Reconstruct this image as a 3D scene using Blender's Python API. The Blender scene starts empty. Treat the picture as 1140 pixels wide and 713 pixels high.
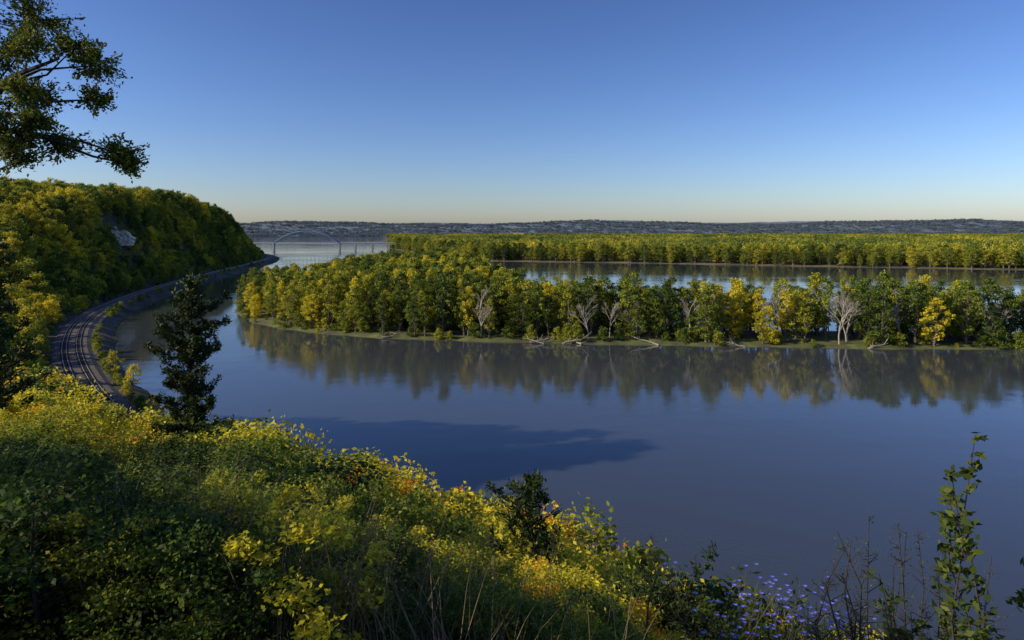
import bpy, math, random
import numpy as np
from mathutils import Vector
PI=math.pi
scene=bpy.context.scene
# ------------------------------------------------------------------ helpers
def S(t):
    t=np.clip(t,0,1); return t*t*(3-2*t)
def vnoise(x,y,seed=0):
    x=np.asarray(x,float); y=np.asarray(y,float)
    xi=np.floor(x); yi=np.floor(y); xf=x-xi; yf=y-yi
    def h(a,b):
        s=np.sin(a*127.1+b*311.7+seed*74.7)*43758.5453
        return s-np.floor(s)
    u=xf*xf*(3-2*xf); v=yf*yf*(3-2*yf)
    return (h(xi,yi)*(1-u)+h(xi+1,yi)*u)*(1-v)+(h(xi,yi+1)*(1-u)+h(xi+1,yi+1)*u)*v
def fbm(x,y,seed=0,o=4):
    r=0;a=.5;t=0
    for i in range(o):
        r=r+a*vnoise(np.asarray(x)*2**i,np.asarray(y)*2**i,seed+i); t+=a; a*=.5
    return r/t-.5
def link(o): scene.collection.objects.link(o); return o
def grid_mesh(name,xs,ys,zf,mat,drop=None):
    X,Y=np.meshgrid(xs,ys); Z=zf(X,Y)
    n=len(xs); m=len(ys)
    v=np.stack([X.ravel(),Y.ravel(),Z.ravel()],1)
    i=np.arange(n*m).reshape(m,n)
    f=np.stack([i[:-1,:-1].ravel(),i[:-1,1:].ravel(),i[1:,1:].ravel(),i[1:,:-1].ravel()],1)
    if drop is not None:
        zz=v[:,2][f].max(1); f=f[zz>drop]
    me=bpy.data.meshes.new(name); me.from_pydata(v.tolist(),[],f.tolist())
    me.polygons.foreach_set('use_smooth',[True]*len(me.polygons))
    me.materials.append(mat)
    return link(bpy.data.objects.new(name,me))
class MB:
    def __init__(s): s.v=[];s.f=[];s.m=[];s.n=0
    def add(s,v,f,mi):
        v=np.asarray(v,float); f=np.asarray(f,int)
        s.v.append(v); s.f.extend((f+s.n).tolist()); s.m.extend([mi]*len(f)); s.n+=len(v)
    def tube(s,pts,rad,sides=5,mi=0):
        pts=np.asarray(pts,float); k=len(pts); vs=[]
        for i in range(k):
            t=pts[min(i+1,k-1)]-pts[max(i-1,0)]; t=t/(np.linalg.norm(t)+1e-9)
            a=np.cross(t,[0.31,0.95,0.1]); a/=np.linalg.norm(a)+1e-9; b=np.cross(t,a)
            for j in range(sides):
                th=2*PI*j/sides; vs.append(pts[i]+rad[i]*(math.cos(th)*a+math.sin(th)*b))
        fs=[]
        for i in range(k-1):
            for j in range(sides):
                fs.append((i*sides+j,i*sides+(j+1)%sides,(i+1)*sides+(j+1)%sides,(i+1)*sides+j))
        s.add(vs,fs,mi)
    def kites(s,c,L,W,rng,mi=1,axis=None,spread=1.0):
        c=np.asarray(c,float); n=len(c)
        a=rng.normal(size=(n,3))
        if axis is not None: a=np.asarray(axis)+a*spread
        a/=np.linalg.norm(a,axis=1)[:,None]+1e-9
        b=np.cross(a,rng.normal(size=(n,3))); b/=np.linalg.norm(b,axis=1)[:,None]+1e-9
        q=rng.uniform(.6,1.3,(n,1)); L=L*q; W=W*q
        v=np.stack([c-a*L/2,c+b*W/2-a*L*.08,c+a*L/2,c-b*W/2-a*L*.08],1).reshape(-1,3)
        s.add(v,np.arange(4*n).reshape(n,4),mi)
    def box(s,c,sz,mi=0,rot=0):
        x,y,z=[q/2 for q in sz]; co,si=math.cos(rot),math.sin(rot); vs=[]
        for dz in(-z,z):
            for dx,dy in((-x,-y),(x,-y),(x,y),(-x,y)):
                vs.append((c[0]+dx*co-dy*si,c[1]+dx*si+dy*co,c[2]+dz))
        s.add(vs,[(0,3,2,1),(4,5,6,7),(0,1,5,4),(1,2,6,5),(2,3,7,6),(3,0,4,7)],mi)
    def obj(s,name,mats,lk=True,smooth=False):
        me=bpy.data.meshes.new(name)
        me.from_pydata(np.concatenate(s.v).tolist(),[],s.f)
        for m in mats: me.materials.append(m)
        me.polygons.foreach_set('material_index',s.m)
        if smooth: me.polygons.foreach_set('use_smooth',[True]*len(me.polygons))
        o=bpy.data.objects.new(name,me)
        return link(o) if lk else o
# ------------------------------------------------------------------ materials
def newmat(name):
    m=bpy.data.materials.new(name); m.use_nodes=True; nt=m.node_tree
    b=nt.nodes['Principled BSDF']; return m,nt,b
def noise_mat(name,cols,scale=1.0,rough=.9,bump=0.0,detail=6,pos=None,bscale=None):
    m,nt,b=newmat(name); N=nt.nodes; Lk=nt.links
    g=N.new('ShaderNodeNewGeometry'); n=N.new('ShaderNodeTexNoise'); n.inputs['Scale'].default_value=scale; n.inputs['Detail'].default_value=detail
    Lk.new(g.outputs['Position'],n.inputs['Vector'])
    r=N.new('ShaderNodeValToRGB'); e=r.color_ramp.elements
    k=len(cols); pos=pos or [.3+.4*i/(k-1) for i in range(k)]
    e[0].position=pos[0]; e[0].color=(*cols[0],1); e[1].position=pos[-1]; e[1].color=(*cols[-1],1)
    for i in range(1,k-1):
        q=e.new(pos[i]); q.color=(*cols[i],1)
    Lk.new(n.outputs['Fac'],r.inputs['Fac']); Lk.new(r.outputs['Color'],b.inputs['Base Color'])
    b.inputs['Roughness'].default_value=rough
    if bump>0:
        n2=N.new('ShaderNodeTexNoise'); n2.inputs['Scale'].default_value=bscale or scale*4; n2.inputs['Detail'].default_value=6
        Lk.new(g.outputs['Position'],n2.inputs['Vector'])
        bp=N.new('ShaderNodeBump'); bp.inputs['Distance'].default_value=bump
        Lk.new(n2.outputs['Fac'],bp.inputs['Height']); Lk.new(bp.outputs['Normal'],b.inputs['Normal'])
    return m
RAMP=[(0,(.012,.024,.008)),(.3,(.052,.082,.012)),(.5,(.16,.18,.018)),(.7,(.36,.295,.02)),(.85,(.62,.40,.018)),(1,(.6,.10,.012))]
def leaf_mat(name,base=0.0,inst=True,jit=.18,trans=.35,gain=1.0,haze=None):
    m,nt,b=newmat(name); N=nt.nodes; Lk=nt.links
    out=N['Material Output']
    g=N.new('ShaderNodeNewGeometry')
    mm=N.new('ShaderNodeMath'); mm.operation='MULTIPLY_ADD'; Lk.new(g.outputs['Random Per Island'],mm.inputs[0]); mm.inputs[1].default_value=jit; mm.inputs[2].default_value=base-jit/2
    fac=mm.outputs[0]
    if inst:
        at=N.new('ShaderNodeAttribute'); at.attribute_type='INSTANCER'; at.attribute_name='tint'
        ad=N.new('ShaderNodeMath'); ad.operation='ADD'; Lk.new(fac,ad.inputs[0]); Lk.new(at.outputs['Fac'],ad.inputs[1]); fac=ad.outputs[0]
    r=N.new('ShaderNodeValToRGB'); e=r.color_ramp.elements
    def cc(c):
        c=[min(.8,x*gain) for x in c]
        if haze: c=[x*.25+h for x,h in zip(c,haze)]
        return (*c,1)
    e[0].position=0; e[0].color=cc(RAMP[0][1]); e[1].position=1; e[1].color=cc(RAMP[-1][1])
    for p,c in RAMP[1:-1]:
        q=e.new(p); q.color=cc(c)
    Lk.new(fac,r.inputs['Fac'])
    Lk.new(r.outputs['Color'],b.inputs['Base Color']); b.inputs['Roughness'].default_value=.6
    b.inputs['Specular IOR Level'].default_value=.25
    t=N.new('ShaderNodeBsdfTranslucent'); Lk.new(r.outputs['Color'],t.inputs['Color'])
    mx=N.new('ShaderNodeMixShader'); mx.inputs[0].default_value=trans
    Lk.new(b.outputs[0],mx.inputs[1]); Lk.new(t.outputs[0],mx.inputs[2]); Lk.new(mx.outputs[0],out.inputs[0])
    return m
bark=noise_mat('bark',[(.08,.065,.05),(.2,.17,.14)],3,.9,.02)
bark_dark=noise_mat('bark_dark',[(.02,.015,.012),(.06,.045,.035)],8,.9,.01)
bark_pale=noise_mat('bark_pale',[(.24,.215,.18),(.42,.38,.33)],2,.9)
leafI=leaf_mat('leaf_forest',gain=1.8,jit=.2)
leafF=leaf_mat('leaf_far',gain=1.45,trans=.2)
leafD_=leaf_mat('leaf_distant_hazed',gain=.8,trans=.3,haze=(.12,.165,.22))  # atmospheric haze mixed into the leaf colours
leafN=leaf_mat('leaf_shrub',jit=.28,trans=.5,gain=1.9)
leafCedar=leaf_mat('leaf_cedar',.16,False,.2,.15)
leafOver=leaf_mat('leaf_overhang',.42,False,.35,.35,gain=1.2)
leafOrange=leaf_mat('leaf_sumac',.95,False,.22,.45,gain=1.2)
# ------------------------------------------------------------------ track line and shore distances
ctrl=np.array([(420,-60),(300,-25),(200,2),(120,20),(60,38),(15,62),(-25,88),(-62,122),(-91,157),(-109,180),(-131,208),(-157,244),(-183,284),(-211,333),(-236,388),(-257,448),(-276,514),(-294,592),(-312,672),(-334,795),(-362,945),(-414,1165),(-520,1400),(-800,1800),(-1500,2500)],float)
def catmull(P,k=6):
    out=[]
    for i in range(len(P)-1):
        p0=P[max(i-1,0)];p1=P[i];p2=P[i+1];p3=P[min(i+2,len(P)-1)]
        for j in range(k):
            t=j/k; out.append(.5*((2*p1)+(-p0+p2)*t+(2*p0-5*p1+4*p2-p3)*t*t+(-p0+3*p1-3*p2+p3)*t**3))
    out.append(P[-1]); return np.array(out)
TR=catmull(ctrl)
def sd_line(x,y,P=TR):
    x=np.asarray(x,float);y=np.asarray(y,float)
    best=np.full(x.shape,1e18); sg=np.ones(x.shape)
    for i in range(len(P)-1):
        ax,ay=P[i]; dx,dy=P[i+1]-P[i]; l2=dx*dx+dy*dy
        t=np.clip(((x-ax)*dx+(y-ay)*dy)/l2,0,1)
        ex=x-ax-t*dx; ey=y-ay-t*dy; q=ex*ex+ey*ey
        c=dx*(y-ay)-dy*(x-ax)
        u=q<best; best=np.where(u,q,best); sg=np.where(u,np.sign(c)+(c==0),sg)
    return np.sqrt(best)*sg
def sd_poly(x,y,P):
    x=np.asarray(x,float);y=np.asarray(y,float); P=np.asarray(P,float)
    best=np.full(x.shape,1e18); ins=np.zeros(x.shape,bool); n=len(P)
    for i in range(n):
        ax,ay=P[i]; bx,by=P[(i+1)%n]; dx,dy=bx-ax,by-ay
        t=np.clip(((x-ax)*dx+(y-ay)*dy)/(dx*dx+dy*dy),0,1)
        best=np.minimum(best,(x-ax-t*dx)**2+(y-ay-t*dy)**2)
        cond=((ay>y)!=(by>y))&(x<(bx-ax)*(y-ay)/((by-ay) if by!=ay else 1e-9)+ax)
        ins^=cond
    return np.where(ins,1,-1)*np.sqrt(best)
def terr(x,y):
    x=np.asarray(x,float);y=np.asarray(y,float)
    d=sd_line(x,y)
    dn=d+fbm(x/14,y/14,5)*6*(d<-9)
    bank=np.interp(dn,[-80,-22,-15,-8,7,12],[-4,-2.5,0,3.9,4,4.6])
    near=np.interp(d,[7,12,20,45,50,56,59,62,80,140],[4,6,20,38,42,46.4,48,48.3,48,46])
    hm=np.interp(y,[0,150,190,350,430,520,700,900,1050,1150,1300],[44,40,16,18,34,62,76,77,74,66,30])
    far=4+hm*S((d-8)/np.interp(y,[300,600],[95,70]))+np.interp(y,[150,500],[45,10])*S((d-95)/150)
    w=S((y-110)/80)
    h=near*(1-w)+far*w
    h=h+fbm(x/60,y/60,2)*16*S((d-20)/80)*S((y-100)/200)+fbm(x/3,y/3,9)*.5*S((d-10)/10)
    h=h+26*np.exp(-((x+136)**2+(y-131)**2)/(2*22**2))*S((d-12)/25)
    return np.where(d<7,bank,np.maximum(h,4))
# ------------------------------------------------------------------ ground
xs=np.concatenate([np.arange(-1400,-400,14),np.arange(-400,-40,4),np.arange(-40,40,1),np.arange(40,440,8)])
ys=np.concatenate([np.arange(-80,-10,6),np.arange(-10,40,1),np.arange(40,700,4),np.arange(700,1900,12)])
m_terr=noise_mat('hillside_soil',[(.02,.025,.01),(.045,.045,.02),(.09,.08,.035)],.25,.95,.15)
grid_mesh('hillside_terrain',xs,ys,terr,m_terr,-3)
grid_mesh('riverbed_ground',np.linspace(-14000,14000,8),np.linspace(-3000,18000,8),lambda X,Y:X*0-4.2,noise_mat('mud',[(.05,.04,.03),(.1,.08,.06)],.05))
island=[(-197,487),(-169,418),(-141,369),(-119,349),(-97,333),(-72,322),(-49,314),(-8,307),(32,301),(59,299),(89,295),(127,291),(163,288),(214,286),(275,284),(470,280),(700,285),(700,325),(470,325),(214,331),(130,338),(60,350),(14,385),(-12,480),(-28,600),(-60,690),(-120,700),(-172,650),(-158,560),(-170,515)]
def isl(X,Y):
    d=sd_poly(X,Y,island)+fbm(X/12,Y/12,3)*7
    return np.interp(d,[-8,-2,0,3,8,30],[-3,-.8,0,.9,1.3,1.8])+fbm(X/5,Y/5,4)*.3*(d>1)
m_isl=noise_mat('island_bank',[(.06,.05,.035),(.09,.10,.03),(.15,.18,.04)],.12,.95,.1)
grid_mesh('island_ground',np.arange(-215,710,3.0),np.arange(270,715,3.0),isl,m_isl,-2.5)
flood=[(-350,1900),(-200,1500),(-44,1118),(60,1085),(180,1055),(359,974),(518,915),(648,864),(900,840),(1400,800),(2500,760),(9000,600),(9000,9000),(-1700,9000),(-600,3200)]
def fl(X,Y):
    d=sd_poly(X,Y,flood)+fbm(X/40,Y/40,7)*16
    return np.interp(d,[-20,-4,0,6,20],[-3,-1,0,1,1.6])
gx=np.concatenate([np.arange(-3000,-500,100),np.arange(-500,1200,12),np.arange(1200,9001,200)])
gy=np.concatenate([np.arange(580,2000,12),np.arange(2000,9001,150)])
m_fl=noise_mat('floodplain_soil',[(.05,.06,.02),(.12,.10,.05),(.2,.17,.09)],.02,.95)
grid_mesh('floodplain_ground',gx,gy,fl,m_fl,-2.5)
def dh(X,Y):
    base=S((Y-6300)/1500)
    r=fbm(X/1300,Y/900,11,5)
    return -3+base*(136+r*150+14*np.sin(X/2100))
m_dh=noise_mat('distant_hill',[(.12,.17,.225),(.13,.18,.23),(.145,.19,.23)],.006,.95,detail=9)  # blue-grey haze of distance painted into the hill colours
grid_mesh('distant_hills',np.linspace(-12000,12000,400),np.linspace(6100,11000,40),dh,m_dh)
def wh(X,Y):
    e=-.40*Y+fbm(X/300,Y/300,13)*200
    return -3+S((e-X)/450)*(80+60*fbm(X/500,Y/500,12))
grid_mesh('west_hills',np.linspace(-6000,-500,120),np.linspace(1800,8000,80),wh,noise_mat('west_hill',[(.10,.145,.18),(.115,.16,.185),(.13,.17,.18)],.01,.95,detail=9),-2.9)  # aerial haze put into the base colours here as well
# ------------------------------------------------------------------ water
m,nt,b=newmat('river_water'); N=nt.nodes; Lk=nt.links
g=N.new('ShaderNodeNewGeometry')
def wn(sx,sy,sc,det=3):
    mp=N.new('ShaderNodeMapping'); mp.inputs['Scale'].default_value=(sx,sy,1); Lk.new(g.outputs['Position'],mp.inputs['Vector'])
    n=N.new('ShaderNodeTexNoise'); n.inputs['Scale'].default_value=sc; n.inputs['Detail'].default_value=det; Lk.new(mp.outputs[0],n.inputs['Vector']); return n
n1=wn(1,1.3,.9,3); n2=wn(1,1,.12,3); n3=wn(1,2.2,.007,4)
rp=N.new('ShaderNodeValToRGB'); rp.color_ramp.elements[0].position=.42; rp.color_ramp.elements[0].color=(.14,.14,.14,1); rp.color_ramp.elements[1].position=.62
Lk.new(n3.outputs['Fac'],rp.inputs['Fac'])
ad=N.new('ShaderNodeMath'); ad.operation='MULTIPLY_ADD'; Lk.new(n2.outputs['Fac'],ad.inputs[0]); ad.inputs[1].default_value=2.5; Lk.new(n1.outputs['Fac'],ad.inputs[2])
mu=N.new('ShaderNodeMath'); mu.operation='MULTIPLY'; Lk.new(ad.outputs[0],mu.inputs[0]); Lk.new(rp.outputs['Color'],mu.inputs[1])
bp=N.new('ShaderNodeBump'); bp.inputs['Distance'].default_value=.035; bp.inputs['Strength'].default_value=1; Lk.new(mu.outputs[0],bp.inputs['Height'])
Lk.new(bp.outputs['Normal'],b.inputs['Normal'])
b.inputs['Base Color'].default_value=(.052,.061,.072,1); b.inputs['Roughness'].default_value=.04; b.inputs['IOR'].default_value=1.65
me=bpy.data.meshes.new('river_water'); me.from_pydata([(-14000,-3000,0),(14000,-3000,0),(14000,17000,0),(-14000,17000,0)],[],[(0,1,2,3)]); me.materials.append(m); link(bpy.data.objects.new('river_water',me))
# ------------------------------------------------------------------ tree prototypes
def broadleaf(name,seed,H,R,cb,ncl,nl,leaf,cr,tr,mats,top=.85,flat=.75,power=.7,lk=False):
    rng=np.random.default_rng(seed); mb=MB()
    k=7; w=np.cumsum(rng.normal(size=(k,2))*H*.012,0); w-=w[0]
    zt=np.linspace(0,H*top,k); tp=np.column_stack([w,zt])
    tp[0,2]=-H*.04
    mb.tube(tp,[tr*(1-.85*i/(k-1))*(1.35 if i==0 else 1) for i in range(k)],6)
    for i in range(ncl):
        t=cb+(1-cb)*((i+rng.random())/ncl)
        s=(t-cb)/(1-cb)
        e=R*max(.12,math.sin(PI*min(1,max(0,s*.86+.12))))**power
        a=rng.random()*2*PI; r=e*math.sqrt(rng.uniform(.12,1))*rng.uniform(.75,1.12)
        zc=H*t-cr*.6
        ht=max(.06,t-.12-.28*r/max(R,.1))*H
        ht=min(ht,H*top*.98)
        bx=np.interp(ht,zt,tp[:,0]);by=np.interp(ht,zt,tp[:,1])
        c=np.array([bx+r*math.cos(a),by+r*math.sin(a),zc])
        p0=np.array([bx,by,ht]); mid=(p0+c)/2+rng.normal(size=3)*r*.08+[0,0,-r*.05]
        br=tr*(.32*(1-.6*t))
        mb.tube([p0,mid,c],[br,br*.6,br*.2],4)
        n=int(nl*rng.uniform(.6,1.3)); d=rng.normal(size=(n,3)); d/=np.linalg.norm(d,axis=1)[:,None]
        q=cr*rng.uniform(.65,1.25)*rng.random((n,1))**.45
        lump=1+.35*np.sin(d[:,:1]*5+seed)*np.cos(d[:,1:2]*6+i)
        mb.kites(c+d*q*lump*[1,1,flat],leaf,leaf*.62,rng)
    return mb.obj(name,mats,lk)
def bare(name,seed,H,tr,mats):
    rng=np.random.default_rng(seed); mb=MB()
    def rec(p,d,L,r,lv):
        k=4; pts=[p]; dd=np.array(d)
        for i in range(k):
            dd=dd+rng.normal(size=3)*.13+[0,0,.05]; dd/=np.linalg.norm(dd); pts.append(pts[-1]+dd*L/k)
        mb.tube(pts,[r*(1-.6*i/k) for i in range(k+1)],4 if lv else 6)
        if lv>=4: return
        nb=[8,5,4,3][lv]
        for i in range(nb):
            q=rng.uniform(.3,1); j=min(int(q*k),k-1); pp=pts[j]+(pts[j+1]-pts[j])*(q*k-j)
            s=rng.normal(size=3); s-=s.dot(dd)*dd; s/=np.linalg.norm(s)
            nd=dd*1.1+s*.5; nd/=np.linalg.norm(nd)
            rec(pp,nd,L*rng.uniform(.38,.6)*(1.1-.4*q),r*.48,lv+1)
    rec(np.array([0,0,-1.]),np.array([0,0,1.]),H*.75,tr,0)
    return mb.obj(name,mats,False)
def coll(name,objs):
    c=bpy.data.collections.new(name)
    for o in objs: c.objects.link(o)
    return c
def scatter(name,c,P,rz,sc,tint,idx):
    P=np.asarray(P,float); n=len(P)
    me=bpy.data.meshes.new(name); me.from_pydata(P.tolist(),[],[])
    r=np.zeros((n,3)); r[:,2]=rz
    if sc.ndim==1: sc=np.stack([sc,sc,sc],1)
    a=me.attributes.new('rot','FLOAT_VECTOR','POINT'); a.data.foreach_set('vector',r.ravel())
    a=me.attributes.new('scl','FLOAT_VECTOR','POINT'); a.data.foreach_set('vector',sc.astype(float).ravel())
    a=me.attributes.new('tint','FLOAT','POINT'); a.data.foreach_set('value',np.asarray(tint,float))
    a=me.attributes.new('idx','INT','POINT'); a.data.foreach_set('value',np.asarray(idx,int))
    o=link(bpy.data.objects.new(name,me))
    ng=bpy.data.node_groups.new(name,'GeometryNodeTree')
    ng.interface.new_socket('Geometry',in_out='INPUT',socket_type='NodeSocketGeometry')
    ng.interface.new_socket('Geometry',in_out='OUTPUT',socket_type='NodeSocketGeometry')
    gi=ng.nodes.new('NodeGroupInput'); go=ng.nodes.new('NodeGroupOutput')
    ip=ng.nodes.new('GeometryNodeInstanceOnPoints'); ci=ng.nodes.new('GeometryNodeCollectionInfo')
    ci.inputs['Collection'].default_value=c; ci.inputs['Separate Children'].default_value=True; ci.inputs['Reset Children'].default_value=True
    def at(nm,ty):
        q=ng.nodes.new('GeometryNodeInputNamedAttribute'); q.data_type=ty; q.inputs['Name'].default_value=nm
        return [s for s in q.outputs if s.name=='Attribute' and s.enabled][0]
    L=ng.links
    L.new(gi.outputs[0],ip.inputs['Points']); L.new(ci.outputs[0],ip.inputs['Instance'])
    ip.inputs['Pick Instance'].default_value=True
    L.new(at('idx','INT'),ip.inputs['Instance Index']); L.new(at('rot','FLOAT_VECTOR'),ip.inputs['Rotation']); L.new(at('scl','FLOAT_VECTOR'),ip.inputs['Scale'])
    L.new(ip.outputs[0],go.inputs[0])
    md=o.modifiers.new('scatter','NODES'); md.node_group=ng
    return o
def jgrid(x0,x1,y0,y1,s,rng):
    X,Y=np.meshgrid(np.arange(x0,x1,s),np.arange(y0,y1,s)); X=X.ravel()+rng.uniform(-.45,.45,X.size)*s; Y=Y.ravel()+rng.uniform(-.45,.45,Y.size)*s
    return X,Y
cot=[broadleaf('a_cottonwood_tree',10+i,30,[6.5,5.2,4.4,7,5.8][i],[.14,.25,.34,.2,.1][i],[42,34,28,46,40][i],66,.95,2.0,.5,[bark,leafI],power=[.7,.55,.5,.9,.7][i]) for i in range(5)]
und=[broadleaf('b_willow_shrub',30+i,9,4.2,.05,22,64,.75,1.6,.15,[bark,leafI]) for i in range(2)]
snag=[bare('c_dead_tree',50+i,30,.46,[bark_pale]) for i in range(4)]
cI=coll('island_trees',cot+und+snag)   # 0-4 cottonwood,5-6 willow,7-10 dead
rng=np.random.default_rng(1)
X,Y=jgrid(-210,700,275,705,7.4,rng); d=sd_poly(X,Y,island); k=(d>3.5)&(X<480); X=X[k];Y=Y[k];d=d[k]; n=len(X)
hs=rng.uniform(.72,1.08,n)*np.interp(X,[-200,-140,-90],[.76,.84,1])*np.interp(Y,[300,400,500],[.86,.9,1.0])
hs*=1+fbm(X/22,Y/22,31)*.35
hs=np.where((d<7),hs*rng.uniform(.75,1,n),hs)
tint=.40+fbm(X/26,Y/26,21)*.6+rng.normal(size=n)*.10+np.where(rng.random(n)<.10,.22,0)+np.interp(X,[-200,0,300],[.04,0,.02])
idx=rng.integers(0,5,n)
sn=(rng.random(n)<np.interp(X,[-120,0,120,300],[.02,.12,.26,.32]))&(d<13); idx=np.where(sn,rng.integers(7,11,n),idx); hs=np.where(sn,rng.uniform(.55,.85,n),hs)
sc=np.stack([hs*rng.uniform(.95,1.3,n)]*2+[hs],1)
P=np.column_stack([X,Y,isl(X,Y)-.2])
X2,Y2=jgrid(-210,480,275,705,4.2,rng); d2=sd_poly(X2,Y2,island); k=(d2>1.2)&(d2<8)&(rng.random(len(X2))<.4); X2=X2[k];Y2=Y2[k];n2_=len(X2)
P=np.vstack([P,np.column_stack([X2,Y2,isl(X2,Y2)-.3])])
s2=rng.uniform(.2,.95,n2_)
sc=np.vstack([sc,np.stack([s2]*3,1)]); tint=np.concatenate([tint,.44+rng.normal(size=n2_)*.14]); idx=np.concatenate([idx,rng.integers(5,7,n2_)])
scatter('island_forest',cI,P,rng.uniform(0,6.28,len(P)),sc,np.clip(tint,.14,.76),idx)
hill=[broadleaf('hill_oak_tree',70+i,14,4.6,.15,30,46,.85,1.6,.25,[bark,leafI]) for i in range(4)]
cH=coll('hill_trees',hill)
X,Y=jgrid(-1250,-90,118,1500,7.5,rng); d=sd_line(X,Y); k=(d>9.5)&(d<300)&(X>-.95*Y-60)
k|=(d<-9)&(d>-13)&(Y<240)
ax,ay=-352,605; bx,by=-330,578
t=np.clip(((X-ax)*(bx-ax)+(Y-ay)*(by-ay))/((bx-ax)**2+(by-ay)**2),0,1)
k&=np.hypot(X-ax-t*(bx-ax),Y-ay-t*(by-ay))>10
X=X[k];Y=Y[k];d=d[k];n=len(X)
hs=rng.uniform(.55,1.3,n)*np.interp(d,[9,16,40],[.45,.8,1])
tint=.44+fbm(X/32,Y/32,41)*.65+rng.normal(size=n)*.12+np.interp(Y,[150,420,560],[.18,.15,0])+np.interp(d,[60,110],[0,.06])
scatter('hillside_forest',cH,np.column_stack([X,Y,terr(X,Y)-.4]),rng.uniform(0,6.28,n),np.stack([hs*rng.uniform(.9,1.3,n)]*2+[hs],1),np.clip(tint,.14,.83),rng.integers(0,4,n))
X,Y=jgrid(-360,1100,820,1950,11,rng); d=sd_poly(X,Y,flood)+fbm(X/40,Y/40,7)*16; k=(d>4)&(d<70); X=X[k];Y=Y[k];n=len(X)
hs=rng.uniform(.5,1.05,n); tint=.40+fbm(X/60,Y/60,43)*.5+rng.normal(size=n)*.12
scatter('far_bank_forest',cI,np.column_stack([X,Y,np.ones(n)]),rng.uniform(0,6.28,n),np.stack([hs*1.4]*2+[hs],1),np.clip(tint,.15,.8),rng.integers(0,5,n))
def grove(name,seed,w,nt,H,nl,leaf,mat):
    rng=np.random.default_rng(seed); mb=MB()
    for i in range(nt):
        x,y=rng.uniform(-w/2,w/2,2); h=H*rng.uniform(.6,1.15); r=rng.uniform(4,7)
        mb.tube([(x,y,-1),(x,y,h*.8)],[.5,.2],4)
        n=nl; d=rng.normal(size=(n,3)); d/=np.linalg.norm(d,axis=1)[:,None]
        mb.kites(np.array([x,y,h*.66])+d*rng.random((n,1))**.4*[r,r,h*.34],leaf,leaf*.7,rng)
    return mb.obj(name,[bark,mat],False)
cG=coll('groves',[grove('far_grove',90+i,60,20,26,60,2.6,leafF) for i in range(3)])
Xs=[];Ys=[]
for y0,y1,s in((850,2200,54),(2200,4200,84),(4200,6300,140)):
    X,Y=jgrid(-.42*y1,.95*y1+250,y0,y1,s,rng); Xs.append(X);Ys.append(Y)
X=np.concatenate(Xs);Y=np.concatenate(Ys); d=sd_poly(X,Y,flood); k=(d>55); X=X[k];Y=Y[k];n=len(X)
hs=rng.uniform(.7,1.2,n); w=np.interp(Y,[2000,4200,6300],[1,1.35,2.0])
tint=.42+fbm(X/250,Y/250,44)*.7+rng.normal(size=n)*.11
scatter('floodplain_forest',cG,np.column_stack([X,Y,np.ones(n)]),rng.integers(0,4,n)*PI/2,np.stack([w,w,hs],1),np.clip(tint,.15,.76),rng.integers(0,3,n))
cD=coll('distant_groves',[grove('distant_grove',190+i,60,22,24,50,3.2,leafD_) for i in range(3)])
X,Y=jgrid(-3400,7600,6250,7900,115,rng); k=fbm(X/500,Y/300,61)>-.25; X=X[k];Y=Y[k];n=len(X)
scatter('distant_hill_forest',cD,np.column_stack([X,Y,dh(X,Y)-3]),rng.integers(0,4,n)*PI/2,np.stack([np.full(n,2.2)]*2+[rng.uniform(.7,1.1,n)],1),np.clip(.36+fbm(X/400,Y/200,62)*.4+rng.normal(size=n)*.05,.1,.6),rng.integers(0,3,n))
# ------------------------------------------------------------------ railway
rail_root=link(bpy.data.objects.new('railway_track',None))
seg=TR[24:130]
dl=np.cumsum(np.r_[0,np.linalg.norm(np.diff(seg,axis=0),axis=1)])
ss=np.arange(0,dl[-1],2.0); cx=np.interp(ss,dl,seg[:,0]); cy=np.interp(ss,dl,seg[:,1])
tx=np.gradient(cx);ty=np.gradient(cy);l=np.hypot(tx,ty);tx/=l;ty/=l; nx=ty;ny=-tx
def ribbon(prof,name,mat):
    mb=MB(); k=len(prof)
    v=np.stack([np.column_stack([cx+nx*o,cy+ny*o,np.full(len(cx),z)]) for o,z in prof],1).reshape(-1,3)
    i=np.arange(len(cx)-1)[:,None]*k+np.arange(k-1)[None]; i=i.ravel()
    mb.add(v,np.stack([i,i+1,i+k+1,i+k],1),0); o=mb.obj(name,[mat]); o.parent=rail_root; return o
ballast=noise_mat('ballast_gravel',[(.05,.042,.036),(.13,.11,.095)],1.2,.95,.05,bscale=6)
riprap=noise_mat('riprap_rock',[(.035,.035,.02),(.08,.075,.05),(.2,.19,.17)],.5,.95,.6,bscale=1.0)
ribbon([(-6.6,3.9),(-5.2,4.5),(5.2,4.5),(6.8,3.8)],'ballast',ballast)
ribbon([(6.8,3.85),(8.2,3.7),(15.5,-.3)],'riprap_bank',riprap)
steel,_,bs=newmat('rail_steel'); bs.inputs['Base Color'].default_value=(.5,.46,.43,1); bs.inputs['Metallic'].default_value=.7; bs.inputs['Roughness'].default_value=.4
for j,o in enumerate((-3.1,-1.66,1.66,3.1)):
    ribbon([(o-.07,4.6),(o-.07,4.82),(o+.07,4.82),(o+.07,4.6)],'rail_%d'%(j+1),steel)
tie=MB(); ssx=np.arange(0,min(dl[-1],700),.62)
for s in ssx:
    x=np.interp(s,dl,seg[:,0]);y=np.interp(s,dl,seg[:,1]);a=math.atan2(np.interp(s,ss,ty),np.interp(s,ss,tx))
    for o in(-2.38,2.38):
        tie.box((x+math.sin(a)*o,y-math.cos(a)*o,4.55),(.24,2.6,.16),0,a)
t=tie.obj('ties',[noise_mat('tie_wood',[(.03,.025,.02),(.07,.055,.045)],2)]); t.parent=rail_root
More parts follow.
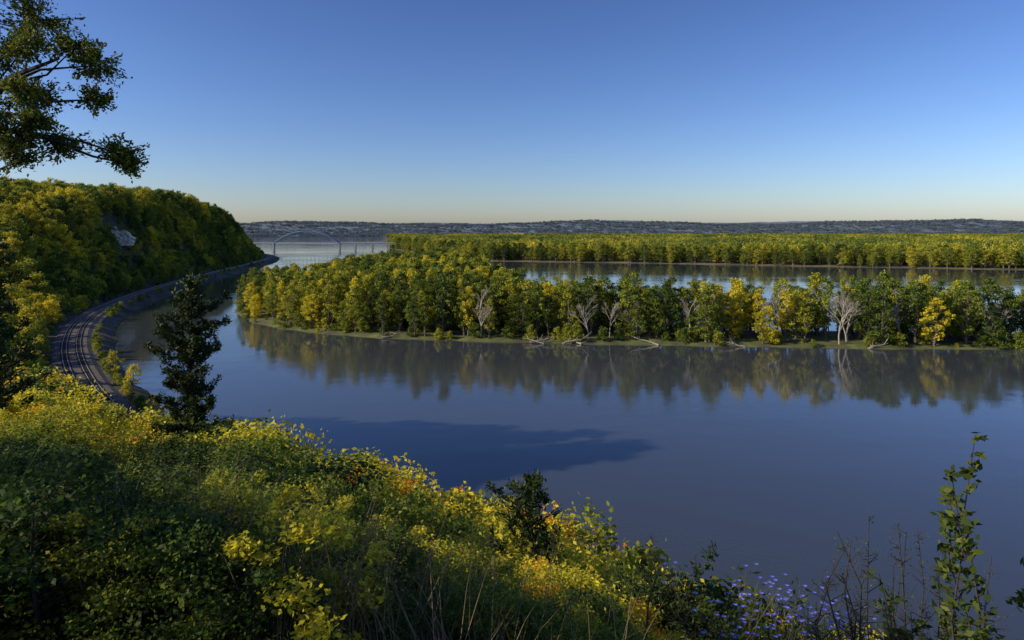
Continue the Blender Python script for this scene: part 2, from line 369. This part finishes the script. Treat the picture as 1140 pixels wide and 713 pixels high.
rngb=np.random.default_rng(12); sB=rngb.uniform(20,dl[-1]*.8,300); oB=rngb.choice([8.5,-8.3],300)+rngb.normal(size=300)*1.2; oB=np.where(oB>0,np.clip(oB,7.8,13),np.clip(oB,-11,-7.6))
xB=np.interp(sB,ss,cx)+np.interp(sB,ss,nx)*oB; yB=np.interp(sB,ss,cy)+np.interp(sB,ss,ny)*oB
scB=rngb.uniform(.12,.45,300)
scatter('trackside_brush',coll('brush',[und[0],und[1]]),np.column_stack([xB,yB,np.where(oB>0,3.85-(oB-8)*.5,4)]),rngb.uniform(0,6.28,300),np.stack([scB]*3,1),.45+rngb.normal(size=300)*.14,rngb.integers(0,2,300))
# ------------------------------------------------------------------ bridge
br=link(bpy.data.objects.new('arch_bridge',None))
steelb=noise_mat('bridge_paint',[(.10,.17,.26),(.14,.22,.32)],.05,.5)
conc=noise_mat('bridge_concrete',[(.35,.34,.32),(.5,.48,.45)],.1,.9)
def part(mb,nm,mt): o=mb.obj(nm,[mt]); o.parent=br
YB=1810; zD=17
a=MB(); hg=MB()
for yy in(YB-6,YB+6):
    pts=[(-631+174*q,yy,zD+31*(1-(2*q-1)**2)) for q in np.linspace(0,1,33)]
    a.tube(pts,[1.8]*33,6)
    for p in pts[2:-2:2]: hg.tube([(p[0],yy,zD),p],[.35,.35],4)
for q in np.linspace(.15,.85,11):
    x=-631+174*q; z=zD+31*(1-(2*q-1)**2); a.tube([(x,YB-6,z),(x,YB+6,z)],[.5,.5],4)
part(a,'arch_ribs',steelb); part(hg,'hangers',steelb)
dk=MB(); dk.box((-480,YB,zD+.3),(440,13,1.2)); dk.box((-544,YB-6.6,zD-.8),(176,.8,2.6)); dk.box((-544,YB+6.6,zD-.8),(176,.8,2.6))
dk.box((-365,YB-5,zD-2),(180,1.2,3.4)); dk.box((-365,YB+5,zD-2),(180,1.2,3.4))
part(dk,'deck',noise_mat('bridge_deck',[(.3,.34,.38),(.42,.45,.48)],.1,.7))
ra=MB()
for yy in(YB-6.5,YB+6.5): ra.box((-480,yy,zD+1.7),(440,.3,.5))
part(ra,'railing',conc)
pr=MB()
for x in(-690,-631,-457,-415,-370,-325,-280):
    pr.box((x,YB-4,zD/2-2.2),(3,3,zD+0)); pr.box((x,YB+4,zD/2-2.2),(3,3,zD+0)); pr.box((x,YB,zD-4.2),(4,13,2))
part(pr,'piers',conc)
# ------------------------------------------------------------------ cliff outcrop
def outcrop(name,cx,cy,cz,w,h,seed,ang):
    mb=MB(); nx_,nz_=40,20; vs=[]
    for j in range(nz_+1):
        for i in range(nx_+1):
            u=i/nx_-.5; v=j/nz_
            bul=max(0,math.cos(u*PI))**.6*3+float(fbm(u*9+seed,math.floor(v*5)*1.7,seed))*5+float(fbm(u*25,v*14,seed+3))*2-v*3
            x=u*w; z=v*h*(1-.5*abs(2*u)**2+.5*float(fbm(u*9,3.3,seed+5)))-3
            vs.append((cx+x*math.cos(ang)+bul*math.sin(ang),cy+x*math.sin(ang)-bul*math.cos(ang),cz+z))
    f=[(j*(nx_+1)+i,j*(nx_+1)+i+1,(j+1)*(nx_+1)+i+1,(j+1)*(nx_+1)+i) for j in range(nz_) for i in range(nx_)]
    mb.add(vs,f,0); return mb.obj(name,[noise_mat('limestone',[(.5,.44,.35),(.85,.79,.68)],.5,.95,.4)])
outcrop('limestone_outcrop',-344,592,40,32,15,3,math.radians(2))
# ------------------------------------------------------------------ foreground shrubs
def vt(u): return np.interp(u,[-400,-100,0,60,100,150,200,280,330,400,470,550,620,680,760,820,900,1000,1140,1400],[425,430,432,432,466,482,466,470,490,522,542,554,582,628,650,690,712,730,735,740])
shr=[broadleaf('shrub',110+i,5,2.1,.1,[40,32,44,30][i],125,.15,[.62,.5,.55,.7][i],.06,[bark_dark,leafN],power=.5) for i in range(4)]
cS=coll('shrubs',shr)
rng=np.random.default_rng(77)
cand=[]
for _ in range(16000):
    y=3+150*rng.random()**2.4; x=rng.uniform(-1.1,.95)*y-rng.uniform(0,2)
    cand.append((x,y))
cand=np.array(cand); cd=sd_line(cand[:,0],cand[:,1]); cz=terr(cand[:,0],cand[:,1])
acc=[]
for (x,y),dd,z in zip(cand,cd,cz):
    if -8<dd<8.5 or dd<-13: continue
    if y<3.5 and abs(x)<1: continue
    u=570+760*x/y
    drop=np.interp(y,[4,10,16,28],[92,44,14,0])
    al=50-(vt(u)+drop+rng.uniform(-34,36)-257)/760*y-z
    nat=rng.uniform(.9,2.2) if y<9 else (rng.uniform(2,5) if y<25 else rng.uniform(4,10))
    h=min(nat,al)
    if h<.35: continue
    r=.30*h
    ok=True
    for q in acc:
        if (q[0]-x)**2+(q[1]-y)**2<((r+q[4])*.5)**2: ok=False;break
    if ok: acc.append((x,y,z,h,r))
acc=np.array(acc); n=len(acc); print('SHRUBS',n)
tint=.44+fbm(acc[:,0]/4+3,acc[:,1]/6,51)*1.3+rng.normal(size=n)*.15+np.interp(acc[:,1],[4,7,12,25],[-.12,.02,.16,.2])
sc=acc[:,3]/5; wd=rng.uniform(1.1,1.7,n)
ex=np.array([(-13.5,0.5,7),(-12,-2,8)])  # tree-sized shrubs out of view, added to shade the near left slope
shade_trees=np.column_stack([ex[:,0],ex[:,1],terr(ex[:,0],ex[:,1])])
P=np.vstack([acc[:,:3]-[0,0,.05],shade_trees]); sc=np.r_[sc,ex[:,2]/5]; wd=np.r_[wd,np.full(len(ex),1.0)]; tint=np.r_[tint,np.full(len(ex),.4)]
n=len(P)
scatter('hillside_shrubs',cS,P,rng.uniform(0,6.28,n),np.stack([sc*wd]*2+[sc],1),np.clip(tint,.1,.88),rng.integers(0,4,n))
def T1(x,y): return float(terr(np.array([x]),np.array([y]))[0])
# ------------------------------------------------------------------ cedars
def cedar(name,x,y,H,seed,nb,Lf,up=.35,tuft=.16,lean=(0,0),dens=26,mat=leafCedar,rise=.07):
    rng=np.random.default_rng(seed); mb=MB(); z0=T1(x,y)-.1
    k=9; w=np.cumsum(rng.normal(size=(k,2))*H*.008,0); tt=np.linspace(0,1,k)
    tp=np.column_stack([x+w[:,0]+lean[0]*tt,y+w[:,1]+lean[1]*tt,z0+H*tt])
    mb.tube(tp,[.014*H*(1-.92*q)+.006 for q in tt],6)
    C=[];A=[]
    for i in range(nb):
        t=.12+.88*(i+rng.random())/nb; a=i*2.4+rng.uniform(-.8,.8)
        L=Lf(t)*rng.uniform(.3,1.2)*(.55+.65*math.sin(t*31+seed+math.cos(a)*2)**2)
        p0=np.array([np.interp(t,tt,tp[:,c]) for c in range(3)])
        d=np.array([math.cos(a),math.sin(a),up+rng.uniform(-.2,.35)]); d/=np.linalg.norm(d)
        pts=[p0]
        for j in range(4):
            d=d+rng.normal(size=3)*.14+[0,0,rise]; d/=np.linalg.norm(d); pts.append(pts[-1]+d*L/4)
        mb.tube(pts,[.004*H*(1-t)+.008-.002*j for j in range(5)],4)
        for q in np.arange(.2,1.01,.09/max(L,.3)*1.0):
            j=min(int(q*4),3); p=pts[j]+(pts[j+1]-pts[j])*(q*4-j)
            sd=rng.normal(size=3); sd[2]=abs(sd[2])*.6; sd/=np.linalg.norm(sd); sl=tuft*rng.uniform(.5,2.0)*(1.2-q*.6)
            for r_ in np.linspace(.2,1,5):
                pp=p+sd*sl*r_; C.append(np.repeat(pp[None],dens//5,0)+rng.normal(size=(dens//5,3))*tuft*.22); A.append(np.repeat((sd+d*.5)[None],dens//5,0))
    mb.kites(np.concatenate(C),tuft*.6,tuft*.2,rng,1,np.concatenate(A),.55)
    return mb.obj(name,[bark_dark,mat])
xc,yc=-10.6,22.0; Hc=48.5-T1(xc,yc)
cedar('cedar_tree',xc,yc,Hc,5,115,lambda t:2.6*(1-t)**.62+.22,lean=(.35,0),tuft=.21,dens=30)
cedar('cedar_tree',-8.2,19,44.6-T1(-8.2,19),8,70,lambda t:2.0*(1-t)**.5+.2,tuft=.2)
cedar('cedar_tree',-11.6,18.5,44.2-T1(-11.6,18.5),18,60,lambda t:1.9*(1-t)**.5+.2,tuft=.2)
cedar('cedar_tree',.25,9,46.75-T1(.25,9),6,70,lambda t:1.05*(1-t)**.6+.15,up=.6,tuft=.12)
cedar('juniper_shrub',1.85,7.6,46.1-T1(1.85,7.6),7,90,lambda t:1.0+.3*t,up=-.04,tuft=.11,rise=.01)
cedar('cedar_tree',-8.45,11.0,49.85-T1(-8.45,11.0),9,80,lambda t:.9*(1-t)**.6+.2,tuft=.16)
def place(o,x,y,s): o.location=(x,y,T1(x,y)-.05); o.scale=(s,s,s)
for i,(x,y,v_) in enumerate(((-3.3,14,520),(-2.5,14.6,532),(-4.6,15,528),(-3.0,12.8,550),(-1.9,13,560))):
    o=broadleaf('sumac_shrub',130+i,5,2.0,.35,26,110,.16,.55,.06,[bark_dark,leafOrange],lk=True); place(o,x,y,1)
    zt=50-(v_-257)/760*y; s=(zt-T1(x,y))/5; o.scale=(s*.7,s*.7,s)
# overhanging tree at left
rng=np.random.default_rng(5); mb=MB()
tz=T1(-6.6,6.6)
mb.tube([(-6.6,6.6,tz-.2),(-6.5,6.6,48.6),(-6.3,6.5,50.4),(-6.2,6.4,52.2),(-6.0,6.2,54)],[.2,.16,.14,.1,.05],8)
cl=[(-4.4,51.95,.3),(-4.2,51.6,.22),(-3.78,51.5,.22),(-3.85,51.22,.16),(-4.3,50.84,.24),(-4.05,50.78,.2),(-3.68,50.72,.2),(-4.43,51.25,.22),(-4.5,50.98,.2),(-4.0,51.68,.17),(-4.7,51.6,.28),(-4.2,51.2,.15),(-3.6,50.62,.12),(-4.1,50.95,.14),(-4.55,50.7,.2),(-5.0,51.2,.33),(-5.1,52.0,.4),(-5.6,51.6,.4),(-5.3,52.8,.5),(-4.8,52.6,.35),(-6.2,53.4,.6),(-6.6,52.6,.6),(-5.9,54.1,.6)]
hub=np.array([-4.85,6.15,51.0])
mb.tube([(-6.35,6.5,50.5),(-5.6,6.3,50.7),hub,(-4.4,6.0,51.35),(-3.95,5.95,51.5)],[.09,.07,.045,.028,.012],6)
mb.tube([hub,(-4.55,6.0,50.9),(-4.2,6.0,50.85),(-3.75,5.95,50.72)],[.03,.022,.014,.008],5)
for (x,z,r) in cl:
    y=6.0+rng.uniform(-.2,.45); c=np.array([x,y,z])
    st=hub if x<-4.05 and x>-5.05 else (np.array([-4.4,6.0,51.3]) if x>-4.05 and z>51 else (np.array([-4.2,6,50.85]) if x>-4.05 else np.array([-6.2,6.45,z-.8])))
    mb.tube([st,(st+c)/2+rng.normal(size=3)*.06,c],[.018,.012,.005],4)
    for k_ in range(int(80*r/.25)):
        dd=rng.normal(size=3); dd/=np.linalg.norm(dd); tip=c+dd*r*rng.uniform(.5,1.35)*[1,1,.8]; s0=c+dd*r*.15
        mb.tube([s0,tip],[.004,.002],3)
        nn=18; q=rng.uniform(.35,1.05,(nn,1)); mb.kites(s0+(tip-s0)*q+rng.normal(size=(nn,3))*.02,.038,.019,rng,1,np.repeat(dd[None],nn,0),.8)
mb.obj('oak_tree',[bark_dark,leafOver])
# grass
rng=np.random.default_rng(9)
def blades(name,n,xf,yf,hf,mat,w=.006):
    mb=MB(); x=xf(n);y=yf(n); x=x*y
    z=terr(x,y); h=hf(n); a=rng.uniform(0,2*PI,n); ben=rng.uniform(.15,.7,n)*h
    w_=w*(1+y/12); vs=[]
    for t,ww in((0,1),(.35,.9),(.7,.65),(1,.1)):
        ox=np.cos(a)*ben*t*t; oy=np.sin(a)*ben*t*t; zz=z+h*t*(1-.1*t)
        for s in(-1,1): vs.append(np.stack([x+ox+s*ww*w_*np.cos(a+1.3),y+oy+s*ww*w_*np.sin(a+1.3),zz],1))
    v=np.stack(vs,1).reshape(-1,3); b0=np.arange(n)*8
    f=np.concatenate([np.stack([b0+2*j,b0+2*j+1,b0+2*j+3,b0+2*j+2],1) for j in range(3)])
    mb.add(v,f,0); return mb.obj(name,[mat])
straw=noise_mat('dry_grass',[(.07,.05,.025),(.26,.19,.09)],5,.8)
green=noise_mat('green_grass',[(.015,.028,.008),(.05,.06,.015)],5,.8)
blades('dry_grass',1300,lambda n:rng.normal(-.25,.2,n),lambda n:rng.uniform(3.0,4.6,n),lambda n:rng.uniform(.3,.95,n),straw,.002)
blades('green_grass',3500,lambda n:rng.uniform(-.85,.5,n),lambda n:rng.uniform(3,7,n),lambda n:rng.uniform(.2,.45,n),green,.004)
pm,_,pb=newmat('aster_petal'); pb.inputs['Base Color'].default_value=(.16,.18,.75,1); pb.inputs['Roughness'].default_value=.6
stem=noise_mat('stem',[(.06,.05,.025),(.1,.09,.04)],9)
leafAst=leaf_mat('leaf_aster',.3,False)
def aster(name,x,y,n,spread,ztop,seed):
    rng=np.random.default_rng(seed); mb=MB()
    for i in range(n):
        bx=x+rng.normal()*spread;by=y+rng.normal()*spread*.7; z=T1(bx,by); zt=ztop+rng.uniform(-.45,.12); tx_=bx+rng.normal()*.12
        mb.tube([(bx,by,z),((bx+tx_)/2,by,(z+zt)/2),(tx_,by,zt)],[.005,.004,.002],3)
        k=44; q=rng.uniform(.35,1,(k,1)); base=np.array([bx,by,z])+(np.array([tx_,by,zt])-[bx,by,z])*q
        mb.kites(base+rng.normal(size=(k,3))*.05,.06,.016,rng,2)
        for f in range(rng.integers(2,6)):
            c=np.array([tx_,by,zt])+rng.normal(size=3)*[.07,.07,.08]
            mb.tube([(tx_,by,zt-.12),c],[.0015,.001],3)
            for p in range(9):
                a=p*2*PI/9; d=np.array([math.cos(a),math.sin(a)*.8,.35]); d2=np.array([-math.sin(a),math.cos(a),0])
                mb.add([c,c+d*.012+d2*.004,c+d*.019,c+d*.012-d2*.004],[(0,1,2,3)],1)
    return mb.obj(name,[stem,pm,leafAst])
aster('blue_aster',-1.45,3.4,38,.2,48.1,1)
aster('blue_aster',1.85,4.7,60,.26,47.5,2)
def leafy(name,x,y,ztop,seed,n,leaf,lean,side=.3,mat=None):
    rng=np.random.default_rng(seed); mb=MB()
    for i in range(n):
        bx=x+rng.normal()*.25; by=y+rng.normal()*.3; z=T1(bx,by); zt=ztop-rng.random()**1.5*.9
        pts=[np.array([bx,by,z])]
        for j in range(5):
            q=(j+1)/5; pts.append(np.array([bx+lean*q+rng.normal()*.04,by+rng.normal()*.04,z+(zt-z)*q]))
        mb.tube(pts,[.010-.0015*j for j in range(6)],4)
        for j in range(44):
            q=rng.uniform(.3,1); jj=min(int(q*5),4); p=pts[jj]+(pts[jj+1]-pts[jj])*(q*5-jj)
            a=rng.random()*2*PI; d=np.array([math.cos(a),math.sin(a),rng.uniform(.1,.9)]); L=rng.uniform(.06,side)*(1.2-q)
            mb.tube([p,p+d*L],[.003,.0015],3)
            k=6
            mb.kites(p+d*L*rng.uniform(.3,1.1,(k,1))+rng.normal(size=(k,3))*.015,leaf,leaf*.55,rng,1,np.repeat(d[None],k,0),.6)
    return mb.obj(name,[bark_dark,mat])
leafD=leaf_mat('leaf_dark',.3,False,.3,.3)
leafy('leafy_sapling',2.5,3.4,48.8,3,8,.055,.0,.2,leafD)
leafy('leafy_sapling',2.45,3.6,47.95,4,14,.05,-.05,.4,leafD)
leafy('dry_weed_stalks',2.0,4.2,48.15,5,12,.012,-.1,.35,leafD)
leafy('dry_weed_stalks',2.5,4.4,48.1,6,14,.014,.05,.3,leafD)
leafy('dry_weed_stalks',1.1,4.2,47.85,7,12,.012,.05,.3,leafD)
for i,(x,y,a,L) in enumerate(((8,302.5,.3,13),(14,301,2.7,10),(22,300.5,.1,12),(30,299.5,1.9,8),(-60,316,.5,9),(64,297.5,2.5,14),(150,288.5,.2,10),(100,293,2.8,9))):
    rng=np.random.default_rng(i); mb=MB(); d=np.array([math.cos(a),math.sin(a)*.5,.22])
    p=[np.array([x,y,.2])+d*L*q+rng.normal(size=3)*.2 for q in np.linspace(0,1,5)]
    mb.tube(p,[.4,.34,.26,.18,.06],6)
    for k_ in range(6):
        q=p[rng.integers(0,4)]; e=rng.normal(size=3); e[2]=abs(e[2]); mb.tube([q,q+e*1.2,q+e*2+[0,0,.5]],[.13,.09,.03],4)
    mb.obj('driftwood_log',[bark_pale])
# ------------------------------------------------------------------ light, sky, camera
el=math.radians(26); az=math.radians(257)
to=Vector((math.sin(az)*math.cos(el),math.cos(az)*math.cos(el),math.sin(el)))
sl=bpy.data.lights.new('sun','SUN'); sl.energy=5.0; sl.angle=math.radians(.5); sl.color=(1,.87,.62)
so=link(bpy.data.objects.new('sun',sl)); so.rotation_euler=to.to_track_quat('Z','Y').to_euler()
w=bpy.data.worlds.new('World'); scene.world=w; w.use_nodes=True; nt=w.node_tree
sk=nt.nodes.new('ShaderNodeTexSky'); sk.sky_type='NISHITA'; sk.sun_disc=False; sk.sun_elevation=el; sk.sun_rotation=az
sk.air_density=1.0; sk.dust_density=.7; sk.ozone_density=3.5; sk.altitude=200
def mul(src,col):
    mx=nt.nodes.new('ShaderNodeMix'); mx.data_type='RGBA'; mx.blend_type='MULTIPLY'; mx.inputs[0].default_value=1
    ci=[s for s in mx.inputs if s.type=='RGBA']; ci[1].default_value=(*col,1); nt.links.new(src,ci[0])
    return [s for s in mx.outputs if s.type=='RGBA'][0]
c1=mul(sk.outputs[0],(.11,.107,.128))
gm=nt.nodes.new('ShaderNodeGamma'); gm.inputs[1].default_value=1.42; nt.links.new(c1,gm.inputs[0])
c2=mul(gm.outputs[0],(14.3,13.9,12.6))
nt.links.new(c2,nt.nodes['Background'].inputs[0]); nt.nodes['Background'].inputs[1].default_value=.1
cam=bpy.data.cameras.new('camera'); cam.lens=24; cam.sensor_width=36; cam.shift_y=-.0873; cam.clip_start=.1; cam.clip_end=40000
co=link(bpy.data.objects.new('camera',cam)); co.location=(0,0,50); co.rotation_euler=(math.radians(90),0,0); scene.camera=co
scene.view_settings.view_transform='Standard'; scene.view_settings.look='None'; scene.view_settings.exposure=0
